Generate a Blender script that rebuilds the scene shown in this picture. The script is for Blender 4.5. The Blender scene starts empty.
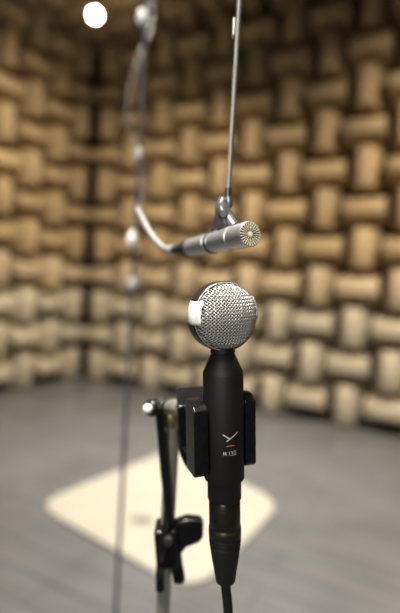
import bpy, bmesh, math, random
from mathutils import Vector, Matrix
random.seed(7)
C = bpy.context.scene.collection
sc = bpy.context.scene
S = 0.3                       # wedge cell, metres
F = 460.0                     # focal length in pixels of the 400 wide frame
PITCH, ROLL, YAW = 0.04057, -0.05684, 0.48384
CAM = Vector((0, 0, 1.0))
cp, sp, cr, sr = math.cos(PITCH), math.sin(PITCH), math.cos(ROLL), math.sin(ROLL)
FW = Vector((0, cp, -sp)); UP0 = Vector((0, sp, cp)); RT0 = Vector((1, 0, 0))
RT = cr*RT0 - sr*UP0
UP = sr*RT0 + cr*UP0
TURN = Matrix.Rotation(YAW, 3, 'Z')                  # the room stands square to the world axes
FW, RT, UP = TURN @ FW, TURN @ RT, TURN @ UP
DR = Vector((1, 0, 0))        # along the right wall
NR = Vector((0, 1, 0))        # towards the right wall
Z = Vector((0, 0, 1))


def ray(x, y):
    return FW + RT*((x-200)/F) - UP*((y-306.5)/F)


def P(x, y, d):               # a place in the room seen in direction (x, y) at depth d
    return CAM + ray(x, y)*d


def proj(p):
    q = p-CAM; z = q.dot(FW)
    if z < 0.05: return (-9999, -9999)
    return 200+F*q.dot(RT)/z, 306.5-F*q.dot(UP)/z


# ------------------------------------------------------------------ materials
def mat(name, col, rough=0.5, metal=0.0, **k):
    m = bpy.data.materials.new(name); m.use_nodes = True
    nt = m.node_tree; b = nt.nodes['Principled BSDF']
    b.inputs['Base Color'].default_value = (*col, 1)
    b.inputs['Roughness'].default_value = rough
    b.inputs['Metallic'].default_value = metal
    for kk, v in k.items():
        b.inputs[kk].default_value = v
    return m


def noise_mat(name, c1, c2, scale, rough, bump=0.0, rand=0.0, metal=0.0, bscale=None, stretch=(1, 1, 1)):
    m = mat(name, c1, rough, metal); nt = m.node_tree; N = nt.nodes; L = nt.links
    b = N['Principled BSDF']
    tc = N.new('ShaderNodeTexCoord'); mp = N.new('ShaderNodeMapping'); mp.inputs['Scale'].default_value = stretch
    L.new(tc.outputs['Object'], mp.inputs['Vector'])
    n = N.new('ShaderNodeTexNoise'); n.inputs['Scale'].default_value = scale; n.inputs['Detail'].default_value = 4
    L.new(mp.outputs['Vector'], n.inputs['Vector'])
    r = N.new('ShaderNodeValToRGB')
    r.color_ramp.elements[0].position = 0.3; r.color_ramp.elements[1].position = 0.7
    r.color_ramp.elements[0].color = (*c1, 1); r.color_ramp.elements[1].color = (*c2, 1)
    L.new(n.outputs['Fac'], r.inputs['Fac'])
    src = r.outputs['Color']
    if rand:
        oi = N.new('ShaderNodeObjectInfo'); mr = N.new('ShaderNodeMapRange')
        mr.inputs['To Min'].default_value = 1-rand; mr.inputs['To Max'].default_value = 1+rand
        L.new(oi.outputs['Random'], mr.inputs['Value'])
        hs = N.new('ShaderNodeHueSaturation'); L.new(mr.outputs['Result'], hs.inputs['Value'])
        L.new(src, hs.inputs['Color']); src = hs.outputs['Color']
    L.new(src, b.inputs['Base Color'])
    if bump:
        n2 = N.new('ShaderNodeTexNoise'); n2.inputs['Scale'].default_value = bscale or scale*4
        L.new(tc.outputs['Object'], n2.inputs['Vector'])
        bp = N.new('ShaderNodeBump'); bp.inputs['Strength'].default_value = bump; bp.inputs['Distance'].default_value = 0.002
        L.new(n2.outputs['Fac'], bp.inputs['Height']); L.new(bp.outputs['Normal'], b.inputs['Normal'])
    return m


M = {}
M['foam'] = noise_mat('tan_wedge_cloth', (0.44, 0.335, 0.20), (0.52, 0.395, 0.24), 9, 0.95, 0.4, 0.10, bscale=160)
M['foam_mid_lit'] = noise_mat('wedge_cloth_mid_light_tint', (0.50, 0.405, 0.275), (0.58, 0.47, 0.325), 9, 0.95, 0.4, 0.09, bscale=160)  # tint halfway to the paler light of the lower rows
M['foam_low_lit'] = noise_mat('wedge_cloth_low_light_tint', (0.52, 0.46, 0.36), (0.60, 0.535, 0.43), 9, 0.95, 0.4, 0.08, bscale=160)  # paler light of the lower rows put into the cloth colour
M['wall'] = noise_mat('dark_backing_board', (0.10, 0.075, 0.045), (0.13, 0.10, 0.06), 5, 0.95)
M['plain'] = noise_mat('tan_cloth_wall', (0.30, 0.22, 0.13), (0.36, 0.26, 0.15), 4, 0.95)
M['mat'] = noise_mat('cream_board', (0.50, 0.47, 0.415), (0.55, 0.52, 0.46), 5, 0.6, 0.15)
M['bodyblack'] = noise_mat('matte_black_coating', (0.012, 0.012, 0.012), (0.016, 0.016, 0.016), 900, 0.55, 0.1)
M['plastic'] = noise_mat('black_plastic', (0.008, 0.008, 0.009), (0.013, 0.013, 0.014), 300, 0.27, 0.08)
M['clip'] = noise_mat('glossy_black_plastic', (0.012, 0.012, 0.013), (0.018, 0.018, 0.02), 300, 0.2)
M['rubber'] = noise_mat('black_rubber', (0.014, 0.014, 0.014), (0.02, 0.02, 0.02), 300, 0.6, 0.1)
M['blackmetal'] = noise_mat('black_chromed_metal', (0.045, 0.043, 0.035), (0.06, 0.058, 0.046), 200, 0.33, 0.0, metal=0.6)
M['wire'] = mat('silver_wire', (0.55, 0.54, 0.52), 0.42, 0.55)
M['inner'] = mat('dark_foam_liner', (0.02, 0.02, 0.02), 0.9)
M['rim'] = mat('satin_dark_rim', (0.055, 0.055, 0.052), 0.34, 0.5)
M['tape'] = noise_mat('white_cloth_tape', (0.66, 0.66, 0.61), (0.74, 0.74, 0.69), 500, 0.7, 0.2)
M['mark'] = mat('pale_print', (0.56, 0.53, 0.46), 0.5)
M['orange'] = mat('orange_print', (0.6, 0.12, 0.04), 0.5)
M['chrome'] = noise_mat('worn_chrome', (0.42, 0.41, 0.37), (0.50, 0.49, 0.44), 40, 0.32, metal=0.6)
M['brass'] = mat('brass_thread', (0.55, 0.48, 0.18), 0.35, 0.9)
M['satin'] = noise_mat('satin_grey_metal', (0.50, 0.50, 0.51), (0.56, 0.56, 0.57), 200, 0.38, metal=0.7)
M['dgrey'] = mat('dark_grey_metal', (0.10, 0.10, 0.105), 0.35, 0.7)
M['clipgrey'] = mat('glossy_grey_plastic', (0.19, 0.19, 0.20), 0.2, 0.35)
M['gold'] = mat('pale_gold_face', (0.95, 0.90, 0.68), 0.5, 0.0)
M['cableg'] = noise_mat('light_grey_cable', (0.24, 0.235, 0.24), (0.29, 0.285, 0.285), 200, 0.45)
M['cableb'] = noise_mat('blue_grey_cable', (0.07, 0.075, 0.09), (0.09, 0.095, 0.11), 100, 0.5)
M['rod'] = noise_mat('brushed_steel_rod', (0.30, 0.29, 0.265), (0.36, 0.345, 0.315), 60, 0.5, metal=0.5)
M['cord'] = noise_mat('dark_grey_cord', (0.10, 0.10, 0.11), (0.14, 0.14, 0.15), 200, 0.5, metal=0.3)
M['white'] = mat('white_glint', (0.92, 0.92, 0.92), 0.25)  # white that stands in for reflected glints
M['greyclamp'] = mat('grey_metal_clamp', (0.48, 0.475, 0.46), 0.35, 0.4)


def emis(name, col, s):
    m = mat(name, col, 0.4); b = m.node_tree.nodes['Principled BSDF']
    b.inputs['Emission Color'].default_value = (*col, 1); b.inputs['Emission Strength'].default_value = s
    return m


M['glow'] = emis('lit_frosted_glass', (1.0, 0.93, 0.80), 40)


def floor_mat():
    m = mat('grey_floor_sheet', (0.2, 0.2, 0.2), 0.4); nt = m.node_tree; N = nt.nodes; L = nt.links
    b = N['Principled BSDF']; tc = N.new('ShaderNodeTexCoord')
    n = N.new('ShaderNodeTexNoise'); n.inputs['Scale'].default_value = 3.0; n.inputs['Detail'].default_value = 6
    L.new(tc.outputs['Object'], n.inputs['Vector'])
    mp = N.new('ShaderNodeMapping'); mp.inputs['Scale'].default_value = (1.2, 26, 1)
    L.new(tc.outputs['Object'], mp.inputs['Vector'])
    n2 = N.new('ShaderNodeTexNoise'); n2.inputs['Scale'].default_value = 2.2; n2.inputs['Detail'].default_value = 3
    L.new(mp.outputs['Vector'], n2.inputs['Vector'])
    mx = N.new('ShaderNodeMath'); mx.operation = 'ADD'
    L.new(n.outputs['Fac'], mx.inputs[0]); L.new(n2.outputs['Fac'], mx.inputs[1])
    r = N.new('ShaderNodeValToRGB')
    r.color_ramp.elements[0].position = 0.32; r.color_ramp.elements[1].position = 0.68
    r.color_ramp.elements[0].color = (0.15, 0.156, 0.165, 1); r.color_ramp.elements[1].color = (0.235, 0.24, 0.25, 1)
    hv = N.new('ShaderNodeMath'); hv.operation = 'MULTIPLY'; hv.inputs[1].default_value = 0.5
    L.new(mx.outputs[0], hv.inputs[0]); L.new(hv.outputs[0], r.inputs['Fac'])
    w = N.new('ShaderNodeTexBrick'); w.inputs['Scale'].default_value = 1.0
    w.inputs['Color1'].default_value = (1, 1, 1, 1); w.inputs['Color2'].default_value = (0.93, 0.93, 0.93, 1)
    w.inputs['Mortar'].default_value = (0.55, 0.55, 0.55, 1)
    w.inputs['Brick Width'].default_value = 1.2; w.inputs['Row Height'].default_value = 0.12; w.inputs['Mortar Size'].default_value = 0.004
    L.new(tc.outputs['Object'], w.inputs['Vector'])
    mm = N.new('ShaderNodeMix'); mm.data_type = 'RGBA'; mm.blend_type = 'MULTIPLY'; mm.inputs[0].default_value = 0.8
    L.new(r.outputs['Color'], mm.inputs[6]); L.new(w.outputs['Color'], mm.inputs[7])
    L.new(mm.outputs[2], b.inputs['Base Color'])
    rr = N.new('ShaderNodeMapRange'); rr.inputs['To Min'].default_value = 0.30; rr.inputs['To Max'].default_value = 0.5
    L.new(n.outputs['Fac'], rr.inputs['Value']); L.new(rr.outputs['Result'], b.inputs['Roughness'])
    return m


M['floor'] = floor_mat()
M['greyspot'] = mat('grey_spot', (0.27, 0.255, 0.225), 0.6)


# ------------------------------------------------------------------ mesh helpers
def obj(name, bm, material, parent=None, smooth=True, bevel=0.0, seg=2, angle=40):
    me = bpy.data.meshes.new(name)
    bmesh.ops.recalc_face_normals(bm, faces=bm.faces[:])
    bm.to_mesh(me); bm.free()
    for p in me.polygons: p.use_smooth = smooth
    if smooth:
        try: me.set_sharp_from_angle(angle=math.radians(angle))
        except Exception: pass
    me.materials.append(material)
    o = bpy.data.objects.new(name, me); C.objects.link(o)
    if parent: o.parent = parent
    if bevel:
        b = o.modifiers.new('bevel', 'BEVEL'); b.width = bevel; b.segments = seg; b.limit_method = 'ANGLE'; b.angle_limit = math.radians(35)
    return o


def tag(o, label, cat, group=None):
    o['label'] = label; o['category'] = cat
    if group: o['group'] = group
    return o


def thing(name, label, cat, mw, group=None):
    o = bpy.data.objects.new(name, None); C.objects.link(o); o.empty_display_size = 0.02
    if isinstance(mw, Vector): mw = Matrix.Translation(mw)
    o.matrix_world = mw
    return tag(o, label, cat, group)


def basis(p):
    p = p.normalized()
    a = Vector((0, 0, 1)) if abs(p.z) < 0.9 else Vector((1, 0, 0))
    x = p.cross(a).normalized(); return x, p.cross(x).normalized()


def lathe(bm, prof, n=48, origin=Vector((0, 0, 0)), axis=Z):
    """prof: list of (r, t) along the axis"""
    axis = axis.normalized(); x, y = basis(axis); rings = []
    for r, t in prof:
        c = origin+axis*t
        if r < 1e-7: rings.append([bm.verts.new(c)])
        else: rings.append([bm.verts.new(c+(x*math.cos(2*math.pi*k/n)+y*math.sin(2*math.pi*k/n))*r) for k in range(n)])
    for a, b in zip(rings, rings[1:]):
        for k in range(n):
            k2 = (k+1) % n
            if len(a) == 1 and len(b) == 1: continue
            if len(a) == 1: bm.faces.new((a[0], b[k], b[k2]))
            elif len(b) == 1: bm.faces.new((a[k], b[0], a[k2]))
            else: bm.faces.new((a[k], b[k], b[k2], a[k2]))
    for ring in (rings[0], rings[-1]):
        if len(ring) > 1: bm.faces.new(ring)
    return bm


def smooth_path(pts, sub=8):
    out = []
    n = len(pts)
    for i in range(n-1):
        p0, p1, p2, p3 = pts[max(i-1, 0)], pts[i], pts[i+1], pts[min(i+2, n-1)]
        for k in range(sub):
            t = k/sub
            out.append(0.5*((2*p1)+(p2-p0)*t+(2*p0-5*p1+4*p2-p3)*t*t+(3*p1-p0-3*p2+p3)*t**3))
    out.append(pts[-1]); return out


def tube(bm, pts, r, n=12, flat=None, cap=True):
    rs = r if isinstance(r, (list, tuple)) else [r]*len(pts)
    prev = None; rings = []
    for i, p in enumerate(pts):
        t = (pts[min(i+1, len(pts)-1)]-pts[max(i-1, 0)]).normalized()
        if prev is None: x, y = basis(t)
        else:
            x = (prev-t*prev.dot(t)).normalized(); y = t.cross(x)
        prev = x
        rings.append([bm.verts.new(p+(x*math.cos(2*math.pi*k/n)+y*math.sin(2*math.pi*k/n)*(flat or 1))*rs[i]) for k in range(n)])
    for a, b in zip(rings, rings[1:]):
        for k in range(n): bm.faces.new((a[k], b[k], b[(k+1) % n], a[(k+1) % n]))
    if cap: bm.faces.new(rings[0]); bm.faces.new(rings[-1])
    return bm


def box(bm, c, ax, ay, az):
    """box by centre and three half-axis vectors"""
    v = [bm.verts.new(c+ax*i+ay*j+az*k) for i in (-1, 1) for j in (-1, 1) for k in (-1, 1)]
    for f in ((0, 1, 3, 2), (4, 6, 7, 5), (0, 4, 5, 1), (2, 3, 7, 6), (0, 2, 6, 4), (1, 5, 7, 3)):
        bm.faces.new([v[i] for i in f])
    return bm


def prism(bm, pts, d):
    a = [bm.verts.new(p) for p in pts]; b = [bm.verts.new(p+d) for p in pts]
    bm.faces.new(a); bm.faces.new(b); n = len(a)
    for i in range(n): bm.faces.new((a[i], a[(i+1) % n], b[(i+1) % n], b[i]))
    return bm


def ellipsoid(bm, c, ax, ay, az, n=20, m=12):
    rings = []
    for i in range(m+1):
        th = math.pi*i/m
        if i in (0, m): rings.append([bm.verts.new(c+az*math.cos(th))]); continue
        rings.append([bm.verts.new(c+az*math.cos(th)+(ax*math.cos(2*math.pi*k/n)+ay*math.sin(2*math.pi*k/n))*math.sin(th)) for k in range(n)])
    for a, b in zip(rings, rings[1:]):
        for k in range(n):
            k2 = (k+1) % n
            if len(a) == 1: bm.faces.new((a[0], b[k], b[k2]))
            elif len(b) == 1: bm.faces.new((a[k], b[0], a[k2]))
            else: bm.faces.new((a[k], b[k], b[k2], a[k2]))
    return bm


# ------------------------------------------------------------------ the chamber
dR, uR, vR = 11.8977, -7.97866, 5.21636
dL, uL, vL = 10.73947, 8.71005, 5.22262
CEIL = 7.76                    # tip plane of the ceiling wedges, cells above the camera
DEPTH = 1.45                   # wedge depth in cells
BACK = 10.0                    # how far the room goes on behind the camera, cells
RIGHT = 9.0


def slab(name, u0, u1, w0, w1, z0, z1, m):
    """box in room coordinates: u along the right wall, w towards it (cells); z in metres"""
    bm = bmesh.new()
    c = DR*((u0+u1)/2*S)+NR*((w0+w1)/2*S)+Z*((z0+z1)/2)
    box(bm, Vector((0, 0, 0)), Vector(((u1-u0)/2*S, 0, 0)), Vector((0, (w1-w0)/2*S, 0)), Vector((0, 0, (z1-z0)/2)))
    o = obj(name, bm, m, smooth=False); o.location = c; o['kind'] = 'structure'
    return o


UL, WR = -dL-DEPTH, dR+DEPTH   # wall faces behind the wedges
ZC = 1.0+(CEIL+DEPTH)*S
slab('floor', UL-0.4, RIGHT+0.4, -BACK-0.4, WR+0.4, -0.1, 0.0, M['floor'])
slab('ceiling', UL-0.4, RIGHT+0.4, -BACK-0.4, WR+0.4, ZC, ZC+0.1, M['wall'])
slab('wall_right', UL-0.4, RIGHT+0.4, WR, WR+0.4, 0, ZC, M['wall'])
slab('wall_left', UL-0.4, UL, -BACK-0.4, WR, 0, ZC, M['wall'])
slab('wall_back', UL, RIGHT+0.4, -BACK-0.4, -BACK, 0, ZC, M['plain'])
slab('wall_side', RIGHT, RIGHT+0.4, -BACK, WR, 0, ZC, M['plain'])


def wedge_mesh(m):
    """one wedge: ridge along local X, pointing to local -Y, base at Y = DEPTH"""
    bm = bmesh.new(); h = 0.495*S; d = DEPTH*S; b0 = 0.30*S
    # cross-section (z, y) with a softly rounded nose
    tw = 0.19*S
    sec = [(-h, d), (-h, d-b0)]
    nose = [(-tw-0.02*S, 0.11*S), (-tw, 0.05*S), (-tw+0.035*S, 0.014*S), (-tw+0.09*S, 0.0)]
    sec += nose+[(-z, y) for z, y in reversed(nose)]+[(h, d-b0), (h, d)]
    xs = [-h, -h+0.02*S, h-0.02*S, h]; rows = []
    for i, x in enumerate(xs):
        rows.append([bm.verts.new((x, y+(0.02*S if i in (0, 3) and y < d*0.5 else 0), z*(0.96 if i in (0, 3) and y < d*0.5 else 1))) for z, y in sec])
    n = len(sec)
    for a, b in zip(rows, rows[1:]):
        for k in range(n): bm.faces.new((a[k], a[(k+1) % n], b[(k+1) % n], b[k]))
    bm.faces.new(rows[0]); bm.faces.new(rows[-1])
    bmesh.ops.recalc_face_normals(bm, faces=bm.faces[:])
    me = bpy.data.meshes.new('acoustic_wedge'); bm.to_mesh(me); bm.free()
    for p in me.polygons: p.use_smooth = True
    me.set_sharp_from_angle(angle=math.radians(50))
    me.materials.append(m); return me


WM = {k: wedge_mesh(M[k]) for k in ('foam', 'foam_mid_lit', 'foam_low_lit')}
ORD = ['first', 'second', 'third', 'fourth', 'fifth', 'sixth', 'seventh', 'eighth', 'ninth', 'tenth', 'eleventh', 'twelfth', 'thirteenth', 'fourteenth']


def wedge(me, pos, out, up, upright, label, group):
    o = bpy.data.objects.new('acoustic_wedge', me); C.objects.link(o)
    y = -out; z = up.copy(); x = y.cross(z)
    if upright: x, z = z, -x
    m = Matrix((x, y, z)).transposed().to_4x4(); m.translation = pos
    o.matrix_world = m
    return tag(o, label, 'foam wedge', group)


def seen(p, mg=26):
    x, y = proj(p); return -mg < x < 400+mg*1.9 and -mg < y < 613+mg


# small fitting irregularities of the rows on the right wall (cells)
SHIFT = {-2: -.05, -1: -.03, 0: -.05, 1: -.04, 2: .05, 3: .09, 4: .10, 5: .05, 6: -.0, 7: -.04, 8: -.05}
for row in range(-2, 9):
    tone = 'foam' if row <= 4 else ('foam_mid_lit' if row == 5 else 'foam_low_lit')  # cloth colour pales downwards to imitate cooler light near the floor
    word = {'foam': 'tan', 'foam_mid_lit': 'slightly pale-lit tan', 'foam_low_lit': 'pale-lit tan'}[tone]
    rl = 'bottom row' if row == 8 else ('top row' if row == -2 else ORD[8-row]+' row up')
    for col in range(-2, 10):
        p = CAM+NR*(dR*S)+DR*((uR+col+(SHIFT[row] if col > 0 else (-0.05, -0.14, -0.235)[-col]))*S)+Z*((vR-row)*S)
        if not seen(p): continue
        upr = (col+row) % 2 == 0
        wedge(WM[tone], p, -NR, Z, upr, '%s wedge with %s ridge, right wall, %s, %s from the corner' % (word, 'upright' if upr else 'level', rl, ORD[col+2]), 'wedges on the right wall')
    for col in range(-3, 4):
        p = CAM-DR*(dL*S)+NR*((uL+col)*S)+Z*((vL-row)*S)
        if not seen(p): continue
        upr = (col+row) % 2 == 1
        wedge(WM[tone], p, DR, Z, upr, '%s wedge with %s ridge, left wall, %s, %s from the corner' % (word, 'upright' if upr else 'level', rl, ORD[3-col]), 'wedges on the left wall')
for j in range(-1, 9):
    for i in range(-1, 12):
        p = CAM+DR*((-dL+0.5+i)*S)+NR*((dR-0.5-j)*S)+Z*(CEIL*S)
        if not seen(p, 20): continue
        al = (i+j) % 2 == 0
        wedge(WM['foam'], p, -Z, NR, al, 'dim ceiling wedge, ridge %s right wall, %s from it, %s from left wall' % ('square to' if al else 'along', ORD[j+1], ORD[i+1]), 'wedges on the ceiling')

# ------------------------------------------------------------------ cream board on the floor
def floor_at(x, y):
    d = ray(x, y); return CAM+d*(1.0/-d.z)


cor = [TURN @ Vector(v) for v in ((-0.68, 1.985, 0), (0.035, 1.45, 0), (0.44, 2.13, 0), (-0.10, 2.80, 0))]
pts = []
for i, c in enumerate(cor):
    a, b = cor[i-1], cor[(i+1) % 4]
    e1 = (a-c).normalized(); e2 = (b-c).normalized(); R_ = 0.155
    s, e = c+e1*R_, c+e2*R_
    for k in range(9):
        t = k/8; q_ = s*(1-t)**2+c*2*t*(1-t)+e*t*t; pts.append(q_)
bm = bmesh.new(); ctr = TURN @ Vector((-0.08, 2.1, 0))
prism(bm, [p-ctr+Z*0.001 for p in pts], Z*0.011)
o = obj('floor_board', bm, M['mat'], bevel=0.003); o.location = ctr
bd = o
hp = floor_at(142, 523)-ctr
bm = bmesh.new(); ellipsoid(bm, Vector((hp.x, hp.y, 0.0122)), TURN @ Vector((0.05, 0, 0)), TURN @ Vector((0, 0.035, 0)), Z*0.0008, 24, 8)
obj('board_spot', bm, M['greyspot'], bd)['label'] = 'grey oval spot on the board'  # flat grey oval on the board top
tag(o, 'cream rounded square board lying flat on the grey floor', 'board')

# ------------------------------------------------------------------ ball microphone (millimetres in its own frame, z = 0 at ball centre)
mm = 0.001
DM = 0.253


def frame(px, py, d, lean, tip, yaw):
    """matrix: local z up the body, local -y the front; lean to image right, tip towards viewer, yaw front to the right"""
    up = (UP+RT*lean-FW*tip).normalized()
    x0 = (RT-up*RT.dot(up)).normalized(); y0 = up.cross(x0)
    fr = -y0*math.cos(yaw)+x0*math.sin(yaw)
    y = -fr; x = y.cross(up)
    m = Matrix((x, y, up)).transposed().to_4x4(); m.translation = P(px, py, d)
    return m


MICM = frame(222.3, 316, DM, -0.015, 0.06, math.radians(22))
mic = thing('microphone', 'black ball head microphone with silver mesh and white tape, standing upright in the clip', 'microphone', MICM)


def V(x, y, z): return Vector((x, y, z))*mm


def grille(sign):
    bm = bmesh.new(); Rr = 17.5; Hh = 10.5; off = 3.9; sp_ = 1.32; n = int(Rr/sp_)
    for fam in (0, 1):
        for i in range(-n, n+1):
            a = (i+0.5*0)*sp_
            half = math.sqrt(max(Rr*Rr-a*a, 0))
            if half < 2: continue
            st = max(8, int(half*2/0.45)); path = []
            for k in range(st+1):
                b = -half+2*half*k/st
                ph = math.pi*(b/sp_)+(math.pi if i % 2 else 0)+(math.pi if fam else 0)
                wv = 0.33*math.cos(ph)
                u, w = (a, b) if fam == 0 else (b, a)
                rr = min(1, math.sqrt(u*u+w*w)/Rr)
                h = Hh*math.sqrt(1-rr*rr)
                nx, nz, ny = u/Rr/Rr, w/Rr/Rr, h/Hh/Hh
                L_ = math.sqrt(nx*nx+nz*nz+ny*ny) or 1
                q = 0.7071
                X, Zz = (u*q-w*q), (u*q+w*q); NX, NZ = (nx*q-nz*q), (nx*q+nz*q)
                path.append(Vector(((X+NX/L_*wv), sign*(off+h+ny/L_*wv), (Zz+NZ/L_*wv)))*mm)
            tube(bm, path, 0.34*mm, 6, cap=False)
    return bm


def liner():
    bm = bmesh.new(); n = 40
    prof = [(16.5*math.sin(t), 3.6+9.4*math.cos(t)) for t in [math.pi/2*k/10 for k in range(11)]]
    full = prof+[(r, -y) for r, y in reversed(prof)]
    lathe(bm, [(r*mm, y*mm) for r, y in full], n, axis=Vector((0, -1, 0)))
    return bm


gr = obj('grille', grille(-1), M['wire'], mic, angle=80); gr['label'] = 'silver woven wire mesh dome'
obj('grille', grille(1), M['wire'], mic, angle=80)
obj('grille_liner', liner(), M['inner'], mic)
bm = bmesh.new()
lathe(bm, [(r*mm, y*mm) for r, y in [(17.2, -3.4), (17.9, -4.5), (18.6, -4.8), (19.1, -4.3), (19.2, -3.6), (19.2, 3.6), (19.1, 4.3), (18.6, 4.8), (17.9, 4.5), (17.2, 3.4), (17.2, -3.4)]], 96, axis=Vector((0, 1, 0)))
band = obj('grille_band', bm, M['rim'], mic)
for s in (-1, 1):
    bm = bmesh.new(); pth = [V(18.35*math.cos(t), s*4.8, 18.35*math.sin(t)) for t in [2*math.pi*k/96 for k in range(97)]]
    tube(bm, pth, 0.38*mm, 8, cap=False); obj('rim_ring', bm, M['wire'], band)


def tape(side, a0, a1, front, back):
    """strip of tape folded over the band: wraps from the back edge over the band onto the mesh dome"""
    bm = bmesh.new(); rows = []
    for k in range(11):
        z = a0+(a1-a0)*k/10
        row = []
        prof = [(19.35, back), (19.4, -2), (19.4, -4.4), (19.0, -5.2)]
        for q in range(1, 8):
            r = 18.6-front*q/7; h = 10.8*math.sqrt(max(0, 1-(r/18.6)**2))
            prof.append((r, -(3.9+h+0.6)))
        jag = 0.35*math.sin(k*2.1)
        for q, (r, y) in enumerate(prof):
            rr = max(r+(jag if q == len(prof)-1 else 0), 0)
            # strip keeps its height: points at radius r and height z
            x = math.sqrt(max(rr*rr-z*z, 0.0)) if q < 4 else math.sqrt(max(rr*rr-(z*rr/19.0)**2, 0))
            row.append(bm.verts.new(V(side*x, y, z)))
        rows.append(row)
    for a, b in zip(rows, rows[1:]):
        for q in range(len(a)-1): bm.faces.new((a[q], a[q+1], b[q+1], b[q]))
    o = obj('tape_strip', bm, M['tape'], mic, angle=80); so = o.modifiers.new('thick', 'SOLIDIFY'); so.thickness = 0.25*mm; so.offset = 1
    return o


tape(-1, -3.7, 8.7, 2.2, 3.0)['label'] = 'white tape at left edge of mesh ball'
tape(1, -1.5, 10.5, 3.0, 2.0)['label'] = 'white tape at right edge of mesh ball'
bm = bmesh.new()
lathe(bm, [(r*mm, z*mm) for r, z in [(6.2, -17.4), (6.5, -18.3), (6.8, -18.6), (6.8, -20.0), (6.2, -20.2), (6.2, -20.6)]], 48)
obj('neck_collar', bm, M['bodyblack'], mic)
bm = bmesh.new()
lathe(bm, [(r*mm, z*mm) for r, z in [(5.5, -20.4), (6.2, -20.5), (6.6, -20.8), (11.05, -30.8), (11.25, -31.8), (11.25, -90.2), (11.0, -91.0), (9.6, -91.4), (9.45, -92.0), (9.45, -102.0), (9.2, -102.6), (6, -102.7)]], 72)
body = obj('body', bm, M['bodyblack'], mic)


def on_body(bm, quads, r=11.31):
    """quads in (s, z) millimetres unrolled round the front of the body"""
    for q in quads:
        (x0, z0), (x1, z1), w = q
        dx, dz = x1-x0, z1-z0; L_ = math.hypot(dx, dz); nx, nz = -dz/L_*w/2, dx/L_*w/2
        n = max(1, int(L_/0.6)); prev = None
        for k in range(n+1):
            t = k/n; a = (x0+dx*t+nx, z0+dz*t+nz); b = (x0+dx*t-nx, z0+dz*t-nz)
            va, vb = [bm.verts.new(V(r*math.sin(s/11.25), -r*math.cos(s/11.25), z)) for s, z in (a, b)]
            if prev: bm.faces.new((prev[0], va, vb, prev[1]))
            prev = (va, vb)
    return bm


bm = on_body(bmesh.new(), [((-5.4, -62.7), (-1.8, -65.0), 0.62), ((3.4, -62.0), (-3.4, -66.4), 0.62)])
obj('emblem', bm, M['mark'], body, smooth=False)['label'] = 'pale forked emblem'
bm = on_body(bmesh.new(), [((-3.4, -69.2), (-1.2, -68.9), 0.55), ((-1.2, -68.9), (1.0, -69.0), 0.55)])
obj('emblem_bar', bm, M['orange'], body, smooth=False)['label'] = 'orange bar'


def lettering(x, z, h):
    w = h*0.68; t = 0.27; out = []
    def st(a, b): out.append(((x+a[0]*w, z+a[1]*h), (x+b[0]*w, z+b[1]*h), t))
    st((0, 0), (0.1, 1)); st((0.1, 1), (0.55, 0.2)); st((0.55, 0.2), (1.0, 1)); st((1.0, 1), (1.1, 0)); x += w*2.0
    st((0, 0.8), (0.3, 1)); st((0.3, 1), (0.3, 0)); x += w*0.85
    st((0, 1), (0.8, 1)); st((0.8, 1), (0.3, 0.6)); st((0.3, 0.6), (0.8, 0.35)); st((0.8, 0.35), (0.6, 0)); st((0.6, 0), (0, 0.05)); x += w*1.3
    st((0, 0), (0, 1)); st((0, 1), (0.8, 1)); st((0.8, 1), (0.8, 0)); st((0.8, 0), (0, 0))
    return out


obj('lettering', on_body(bmesh.new(), lettering(-5.2, -74.2, 2.1)), M['mark'], body, smooth=False)['label'] = 'pale lettering M 130'

# ---- its cable with plug
cab = thing('microphone_cable', 'black cable with round plug pushed into the bottom of the ball head microphone', 'cable', MICM @ Matrix.Translation(V(0, 0, -102.9)))
def Z0(z): return (z+102.9)*mm
bm = bmesh.new()
lathe(bm, [(r*mm, Z0(z)) for r, z in [(6, -102.9), (8.5, -103.0), (8.8, -103.5), (8.8, -117.6), (8.6, -118.0), (8.6, -118.5), (9.15, -119.2), (9.2, -123.5), (9.0, -124.0)]], 64)
obj('plug_shell', bm, M['blackmetal'], cab)
bm = bmesh.new()
lathe(bm, [(r*mm, Z0(z)) for r, z in [(8.6, -124.1), (9.1, -124.2), (9.1, -125.4), (8.5, -125.6), (8.5, -126.1), (9.0, -126.3), (9.0, -127.3), (8.6, -127.6), (8.6, -128.4), (8.8, -129.0), (8.6, -130.5),
    (7.4, -139), (6.2, -146), (5.6, -150.5), (5.3, -151.2), (2, -151.3)]], 64)
bt = obj('strain_relief', bm, M['rubber'], cab)
bm = bmesh.new()
cpts = [Vector((0, 0, Z0(-150.8))), Vector((0.3*mm, 0, Z0(-157))), Vector((1.4*mm, 0, Z0(-170))), Vector((3*mm, 4*mm, Z0(-200))), Vector((4*mm, 30*mm, Z0(-300))), Vector((10*mm, 70*mm, Z0(-520))), Vector((-30*mm, 95*mm, Z0(-900)))]
tube(bm, smooth_path(cpts, 8), 2.75*mm, 14)
obj('cable_cord', bm, M['rubber'], cab)

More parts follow.
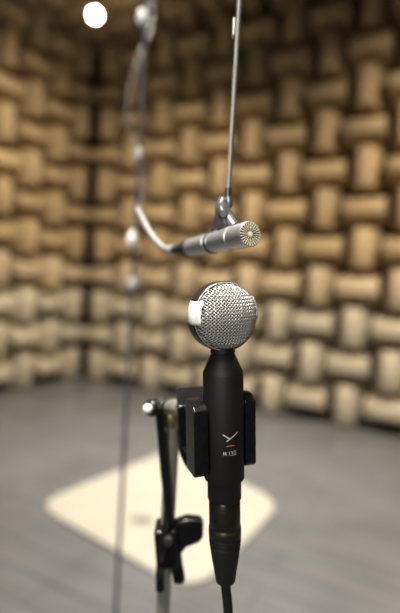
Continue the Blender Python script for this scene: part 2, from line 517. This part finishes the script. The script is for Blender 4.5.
# ------------------------------------------------------------------ microphone stand with clip
ST = 0.335
t_top = P(173.0, 424, ST); 
tx, ty = t_top.x, t_top.y
stand = thing('microphone_stand', 'chrome microphone stand with black clip and black clamp, left of the ball head microphone', 'microphone stand', Vector((tx, ty, 0)))
SO = Vector((tx, ty, 0))
def A(x, y, d): return P(x, y, d)-SO
px = lambda n, d: n*d/F        # length of n picture pixels at depth d
bm = bmesh.new(); tube(bm, [Vector((0, 0, 0.02)), t_top-SO+Z*0.012], 0.0052, 24); obj('tube', bm, M['chrome'], stand)
bm = bmesh.new(); lathe(bm, [(0.0, 0.0), (0.115, 0.0), (0.12, 0.004), (0.118, 0.012), (0.03, 0.024), (0.014, 0.03), (0.012, 0.06), (0.0, 0.06)], 64); obj('base', bm, M['plastic'], stand)
# the clamp part way down the tube
cz = A(167.5, 543, ST)
bm = bmesh.new()
box(bm, cz, RT*px(11, ST), FW*0.011, UP*px(19, ST)-RT*px(1.5, ST))
cl = obj('clamp', bm, M['plastic'], stand, bevel=0.002, seg=3)
bm = bmesh.new()
d0 = ST-0.004
pl = [(174, 524), (186, 519.5), (200, 521), (203.5, 525), (203, 538), (199, 543), (186, 548), (180, 556), (174, 558)]
prism(bm, [A(x, y, d0) for x, y in pl], FW*0.010); obj('clamp_jaw', bm, M['plastic'], cl, bevel=0.0012)
bm = bmesh.new(); lathe(bm, [(0, 0), (0.0028, 0), (0.0032, 0.001), (0.0032, 0.006), (0.0024, 0.007), (0.0018, 0.0085), (0, 0.0085)], 24, A(168, 543, ST-0.0185), FW); obj('clamp_bolt', bm, M['dgrey'], cl)
bm = bmesh.new()
pl = [(172, 556), (181, 555), (182, 566), (185, 582), (181, 585.5), (173.5, 584), (171.5, 572)]
prism(bm, [A(x, y, d0+0.001) for x, y in pl], FW*0.007); obj('clamp_lever', bm, M['plastic'], cl, bevel=0.0012)
# black pivot arm running up beside the tube
bm = bmesh.new()
ap = [A(x, y, d) for x, y, d in [(160, 590, ST-.001), (160, 572, ST-.002), (163, 548, ST-.012), (168, 515, ST-.0095), (167.5, 497, ST-.0095), (164.5, 470, ST-.009), (162, 440, ST-.010), (160.2, 420, ST-.012), (160, 409, ST-.013), (163.5, 403.5, ST-.012), (168, 404, ST-.009)]]
tube(bm, smooth_path(ap, 6), 0.0030, 12); obj('pivot_arm', bm, M['plastic'], stand)
# swivel barrel, brass thread and knob at the top
bm = bmesh.new(); c0, c1 = A(160, 406, ST-.004), A(182, 408, 0.312); ax = (c1-c0)
L0 = ax.length
lathe(bm, [(0, 0), (0.0042, 0), (0.0048, 0.0008), (0.0048, L0*0.55), (0.0058, L0*0.6), (0.0058, L0)], 32, c0, ax); obj('swivel_barrel', bm, M['chrome'], stand)
bm = bmesh.new(); b0, b1 = A(172, 411, ST-.001), A(171.5, 426, ST)
lathe(bm, [(0.0062, 0), (0.0066, 0.001), (0.0066, 0.006), (0.0056, 0.0068), (0.0056, (b1-b0).length)], 28, b0, b1-b0); obj('thread_adapter', bm, M['brass'], stand)
bm = bmesh.new(); k0 = A(149, 408.5, ST-.016); k1 = A(160, 406.5, ST-.006); ax = k1-k0; LL = ax.length
lathe(bm, [(0, -0.0012), (0.003, -0.001), (0.0052, 0.0006), (0.0060, 0.002), (0.0060, LL*0.6), (0.004, LL*0.65), (0.004, LL)], 28, k0, ax)
obj('pivot_knob', bm, M['plastic'], stand)
bm = bmesh.new(); ellipsoid(bm, k0-ax.normalized()*0.001, *[v*0.0034 for v in (RT, UP, FW)]); obj('knob_highlight', bm, M['white'], stand)['label'] = 'painted white highlight on the knob'  # white blob standing in for the highlight on the black knob

# the clip: own local frame in millimetres
CM = Matrix.Translation(-SO) @ frame(222.3, 316, DM, -0.015, 0.06, math.radians(18))
def cV(x, y, z): return CM @ V(x, y, z)
CX, CY, CZ = CM.col[0].to_3d(), CM.col[1].to_3d(), CM.col[2].to_3d()


def arm(side, x_in, t, y0, y1, z0, z1, chm):
    bm = bmesh.new(); x0, x1 = side*x_in, side*(x_in+t)
    # side outline in (y, z): rounded top with a chamfer at the front
    out = [(y0, z0+2.0), (y0+1.6, z0), (y1-2, z0), (y1, z0+2), (y1, z1-0.8), (y1-1, z1), (y0+chm*1.7, z1), (y0+chm*0.7, z1-chm*0.42), (y0, z1-chm)]
    prism(bm, [cV(x0, y, z) for y, z in out], CX*((x1-x0)*mm))
    return bm


clip = obj('clip_block', bmesh_block := box(bmesh.new(), A(192, 416, 0.295), RT*px(14.5, .295)+FW*0.003, FW*0.011+UP*0.0042-RT*0.001, UP*px(22, .295)-FW*0.0050), M['clip'], stand, bevel=0.0012)
obj('clip_arm', arm(-1, 11.5, 8.0, -7.5, 9.0, -86.0, -46.0, 3.6), M['clip'], clip, bevel=0.0016, seg=3)
obj('clip_arm', arm(1, 11.5, 6.2, -4.5, 9.0, -85.0, -44.5, 3.4), M['clip'], clip, bevel=0.0016, seg=3)
bm = bmesh.new()
# curved back of the clip, behind the microphone body
arc = []
for k in range(15):
    a = math.radians(0+180*k/14); arc.append((11.6*math.cos(a), 11.6*math.sin(a)))
outer = [(15.2*math.cos(math.radians(180*k/14)), 15.2*math.sin(math.radians(180*k/14))) for k in range(14, -1, -1)]
prism(bm, [cV(x, y, -86) for x, y in arc+outer], CZ*(36*mm)); obj('clip_back', bm, M['plastic'], clip)
bm = bmesh.new()
s0, s1 = A(186, 424, .302), A(198, 466, .296); ax = (s1-s0)
tube(bm, smooth_path([A(184, 428, .303), A(187, 444, .302), A(193, 460, .300), A(201, 470, .297)], 6), [0.0050+0.0012*math.sin(math.pi*k/18) for k in range(19)], 20); obj('clip_swivel', bm, M['plastic'], clip)
bm = bmesh.new(); lathe(bm, [(0, 0), (0.0048, 0), (0.0055, 0.001), (0.0055, 0.007), (0, 0.0072)], 28, A(190.5, 446, .2905), FW); obj('clip_screw', bm, M['dgrey'], clip)

# ------------------------------------------------------------------ microphone hanging on the rod
f0, f1 = P(250, 234, 0.2625), P(190, 247.5, 0.3367)
ax = (f1-f0).normalized(); LH = (f1-f0).length
x, y = basis(ax); HM = Matrix((x, y, ax)).transposed().to_4x4(); HM.translation = f0
hm = thing('pencil_microphone', 'slim grey pencil microphone with slotted face, hanging sideways from the steel rod', 'microphone', HM)
R0, R1 = 0.0074, 0.0063
def rad(t): return R0+(R1-R0)*t/LH
bm = bmesh.new()
pr = [(0.0064, 0.0011), (0.0069, -0.0004), (R0, 0.0003), (R0, 0.0008)]
for g in (0.017, 0.043, 0.049):
    pr += [(rad(g), g), (rad(g)-0.0005, g+0.0003), (rad(g)-0.0005, g+0.0013), (rad(g), g+0.0016)]
pr += [(rad(LH-0.013), LH-0.013), (rad(LH-0.013)-.0004, LH-0.0127), (rad(LH-0.013)-.0004, LH-0.0117), (rad(LH), LH-0.0114), (rad(LH), LH-0.002), (R1*0.93, LH), (0.003, LH+0.0005)]
lathe(bm, pr, 56); hb = obj('body', bm, M['satin'], hm)
# slotted face: dark disc with pale radial bars
bm = bmesh.new(); lathe(bm, [(0, 0.0006), (0.0065, 0.0006), (0.0065, 0.0016), (0, 0.0016)], 40); obj('capsule_face', bm, M['inner'], hm)
bm = bmesh.new()
NB = 24
for k in range(NB):
    a = 2*math.pi*k/NB; u = Vector((math.cos(a), math.sin(a), 0)); w = Vector((-math.sin(a), math.cos(a), 0))
    r0, r1 = (0.0014 if k % 2 == 0 else 0.0030), 0.0067
    v = []
    for zz in (0.0, 0.00025):
        zc = Vector((0, 0, zz-0.0006))
        v.append([bm.verts.new(u*r0+w*0.00009+zc), bm.verts.new(u*r1+w*0.00040+zc), bm.verts.new(u*r1-w*0.00040+zc), bm.verts.new(u*r0-w*0.00009+zc)])
    bm.faces.new(v[0]); bm.faces.new(v[1])
    for q in range(4): bm.faces.new((v[0][q], v[0][(q+1) % 4], v[1][(q+1) % 4], v[1][q]))
lathe(bm, [(0, -0.0007), (0.0014, -0.0006), (0.0016, 0.0), (0.0016, 0.0006), (0, 0.0006)], 20)
obj('face_bars', bm, M['gold'], hm, smooth=False)['label'] = 'pale gold radial bars'
# plug at the rear with its light grey cable
hc = thing('hanging_microphone_cable', 'pale grey cable curving up from the tail of the slim hanging microphone', 'cable', f1+ax*0.0012)
O_ = f1+ax*0.0012
B = lambda x, y, d: P(x, y, d)-O_
bm = bmesh.new(); d1 = (B(173, 250, 0.3575)).normalized(); l1 = B(173, 250, 0.3575).length
lathe(bm, [(0, 0), (0.0058, 0), (0.0058, 0.006), (0.0046, 0.010), (0.0036, l1*0.9), (0.0028, l1), (0, l1)], 28, Vector((0, 0, 0)), d1); obj('plug', bm, M['dgrey'], hc)
bm = bmesh.new(); pe = B(173, 250, 0.3575)
lathe(bm, [(0, 0), (0.0034, 0), (0.0039, 0.001), (0.0039, 0.006), (0.0028, 0.007), (0, 0.007)], 24, pe-d1*0.002, d1); obj('cable_ferrule', bm, M['greyclamp'], hc)
bm = bmesh.new()
pp = [pe+d1*0.003, B(166.5, 249.5, 0.3638), B(159, 244, 0.3729), B(151, 234, 0.3819), B(145, 223.5, 0.3910), B(141, 216, 0.3982), B(139.2, 212, 0.408), B(138.5, 208, .46)]
tube(bm, smooth_path(pp, 8), 0.0027, 14); obj('cable_cord', bm, M['cableg'], hc)
bm = bmesh.new()
pp = [B(138.5, 208, .46), B(142.5, 195, .62), B(142, 168, 1.0), B(130, 135, 1.25), B(128, 110, 1.45), B(131, 85, 1.6), B(140, 55, 1.8), B(149, 32, 2.0), B(152, 8, 2.1), B(153, -30, 2.15)]
e = pp[-1].copy(); e.z = 1.0+CEIL*S+0.2-O_.z; pp.append(e)
tube(bm, smooth_path(pp, 8), [0.0017+min(1, k/60)*0.0026 for k in range(81)], 12); obj('cable_tail', bm, M['cableb'], hc)['label'] = 'blue grey tail rising to the ceiling'

# rod
rb = P(228.3, 190, 0.2878)
rod = thing('hanging_rod', 'thin straight steel rod hanging from the ceiling, carrying the slim microphone', 'rod', rb)
rtop = Z*(1.0+CEIL*S+0.25-rb.z)
bm = bmesh.new(); tube(bm, [Vector((0, 0, 0)), rtop], 0.00155, 16); obj('rod_shaft', bm, M['rod'], rod)
bm = bmesh.new(); t0 = P(233.2, 37, 0.2864)-rb; t1 = P(234.0, 19, 0.2864)-rb
box(bm, (t0+t1)/2, (t1-t0)/2, RT*0.0006, FW*0.0022); obj('rod_flag', bm, M['tape'], rod, bevel=0.0003)['label'] = 'small white strip'  # small white strip beside the rod
bm = bmesh.new(); tube(bm, [Z*-0.006, Z*0.001], 0.0020, 16); obj('rod_end', bm, M['dgrey'], rod)
# holder: knuckle, waist and two legs astride the microphone
HR = lambda x, y, d: P(x, y, d)-rb
hold = thing('microphone_holder', 'glossy grey swivel holder gripping the slim microphone at the rod end', 'microphone holder', rb-Z*0.006)
HR = lambda x, y, d: P(x, y, d)-(rb-Z*0.006)
bm = bmesh.new(); ellipsoid(bm, HR(222.3, 202.5, 0.2869), RT*0.0036, UP*0.0036, FW*0.0036); 
tube(bm, smooth_path([HR(222.3, 203, 0.2869), HR(225, 208, 0.2869), HR(228.5, 204, 0.2878), HR(228.5, 197, 0.2878)], 5), 0.0026, 12)
obj('ball_joint', bm, M['clipgrey'], hold)
bm = bmesh.new(); tube(bm, smooth_path([HR(221.3, 202, 0.2869), HR(222, 208, 0.2869), HR(224, 215, 0.2878), HR(226, 222, 0.2887), HR(228, 228, 0.2896)], 6), [0.0032+0.0040*(k/24)**0.8 for k in range(25)], 20)
obj('yoke', bm, M['clipgrey'], hold)
bm = bmesh.new(); lathe(bm, [(0, 0), (0.0022, 0), (0.003, 0.0008), (0.003, 0.006), (0, 0.006)], 20, HR(223.5, 213.5, 0.2806), FW); obj('yoke_screw', bm, M['dgrey'], hold)
# gripping ring round the body of the hanging microphone
tc_ = 0.0455; cc = f0+ax*tc_-(rb-Z*0.006)
bm = bmesh.new(); q = rad(tc_)
lathe(bm, [(q+0.00005, -0.0010), (q+0.0006, -0.0010), (q+0.0008, -0.0007), (q+0.0008, 0.0007), (q+0.0006, 0.0010), (q+0.00005, 0.0010), (q+0.00005, -0.0010)], 48, cc, ax); obj('grip_ring', bm, M['dgrey'], hold)
bm = bmesh.new(); tube(bm, smooth_path([HR(221, 206, 0.2878), HR(218.5, 216, 0.2914), HR(216.5, 226, 0.2959), HR(214.5, 234, 0.2996)], 6), [0.0022+0.0008*k/18 for k in range(19)], 14)
obj('holder_leg', bm, M['clipgrey'], hold)
bm = bmesh.new(); tube(bm, smooth_path([HR(225.5, 214, 0.2860), HR(230, 221, 0.2833), HR(234, 227, 0.2810)], 6), [0.0030+0.0006*k/12 for k in range(13)], 14)
obj('holder_leg', bm, M['clipgrey'], hold)

# ------------------------------------------------------------------ suspended cord with clamps
HD = 0.74
cb = P(134.8, 240, HD)
hcord = thing('suspension_line', 'thin dark vertical cord with shiny clamps, hanging left of the slim microphone', 'cord', Vector((cb.x, cb.y, 0)))
bm = bmesh.new(); tube(bm, [Z*0.002, Z*(1.0+CEIL*S+0.2)], 0.0031, 14); obj('cord_line', bm, M['cord'], hcord)
CO = Vector((cb.x, cb.y, 0))
zat = lambda y: P(132.3+(240-y)*0.057, y, HD).z
for y, r, h, m in [(157, .0085, .012, 'greyclamp'), (285, .0115, .012, 'greyclamp'), (23, .0085, .012, 'white')]:
    bm = bmesh.new(); z = zat(y)
    lathe(bm, [(r*.5, z-h), (r*.8, z-h*.9), (r, z-h*.5), (r, z+h*.5), (r*.8, z+h*.9), (r*.5, z+h)], 28, RT*(-.006 if y == 23 else 0)); k = obj('cord_clamp', bm, M[m], hcord); k['label'] = 'dull grey clamp'
z = zat(240); bm = bmesh.new(); ellipsoid(bm, RT*-0.0035-FW*0.006+Z*z, Vector((.0085, 0, 0)), Vector((0, .0085, 0)), Vector((0.0, 0, .0150)))  # white shape standing in for a bright glint on a clamp
obj('cord_glint', bm, M['white'], hcord)['label'] = 'white bead painted as a glint on the cord'

# ------------------------------------------------------------------ pendant lamp
lp = P(95, 15, 3.55)
lamp = thing('pendant_lamp', 'lit round white lamp near the ceiling in the chamber corner', 'lamp', lp)
bm = bmesh.new(); ellipsoid(bm, Vector((0, 0, 0)), Vector((.042, 0, 0)), Vector((0, .042, 0)), Vector((0, 0, .042))); obj('globe', bm, M['glow'], lamp)
bm = bmesh.new(); lathe(bm, [(0.0, .040), (.03, .036), (.03, .085), (.02, .10), (0, .10)], 28); obj('lamp_holder', bm, M['plastic'], lamp)
bm = bmesh.new(); tube(bm, [Z*.098, Z*(1.0+(CEIL+DEPTH)*S-lp.z)], 0.004, 10); obj('lamp_cord', bm, M['rubber'], lamp)


# ------------------------------------------------------------------ light
def area(name, pos, target, size, power, col, spread=180):
    pos, target = TURN @ Vector(pos), TURN @ Vector(target)
    l = bpy.data.lights.new(name, 'AREA'); l.shape = 'DISK'; l.size = size; l.energy = power; l.color = col; l.spread = math.radians(spread)
    o = bpy.data.objects.new(name, l); C.objects.link(o); o.location = pos
    o.rotation_euler = (Vector(target)-Vector(pos)).to_track_quat('-Z', 'Y').to_euler()
    return o


INV = TURN.transposed()
area('wall_washer', INV @ Vector((0.75, 2.15, 3.22)), INV @ Vector((0.75, 3.3, 0.0)), 0.3, 70, (1.0, 0.90, 0.73), 138)
area('wall_washer', INV @ Vector((-1.5, 2.0, 3.22)), INV @ Vector((-2.6, 2.4, 0.0)), 0.3, 48, (1.0, 0.90, 0.73), 125)
area('ceiling_spot', (-0.5, -0.6, 3.2), (-0.1, 2.0, 0.6), 0.5, 12, (1.0, 0.94, 0.84), 110)
area('ceiling_spot', (-0.45, 0.0, 3.1), (-0.02, 0.29, 1.0), 0.7, 11, (1.0, 0.96, 0.88), 50)
area('fill_light', (-0.35, -0.9, 1.35), (-0.02, 0.28, 0.98), 0.5, 0.9, (1.0, 0.98, 0.95), 50)
l = bpy.data.lights.new('vignette_spot', 'SPOT'); l.energy = 190; l.color = (0.95, 0.97, 1.0); l.spot_size = math.radians(52); l.spot_blend = 1.0; l.shadow_soft_size = 0.12  # added unseen spot: soft floor pool that imitates lens vignetting
o = bpy.data.objects.new('vignette_spot', l); C.objects.link(o); o.location = TURN @ Vector((-0.05, 2.35, 3.25))
w = bpy.data.worlds.new('world'); sc.world = w; w.use_nodes = True
w.node_tree.nodes['Background'].inputs[0].default_value = (0.9, 0.92, 1.0, 1)
w.node_tree.nodes['Background'].inputs[1].default_value = 0.02

# ------------------------------------------------------------------ camera
cd = bpy.data.cameras.new('camera'); cam = bpy.data.objects.new('camera', cd); C.objects.link(cam)
cd.sensor_fit = 'HORIZONTAL'; cd.sensor_width = 24; cd.lens = F/400*24
cd.clip_start = 0.01; cd.clip_end = 50
m = Matrix((RT, UP, -FW)).transposed().to_4x4(); m.translation = CAM; cam.matrix_world = m
cd.dof.use_dof = True; cd.dof.focus_distance = 0.243; cd.dof.aperture_fstop = 3.2; cd.dof.aperture_blades = 9
sc.camera = cam
sc.view_settings.view_transform = 'Standard'
sc.view_settings.exposure = 0.25
sc.view_settings.gamma = 0.84
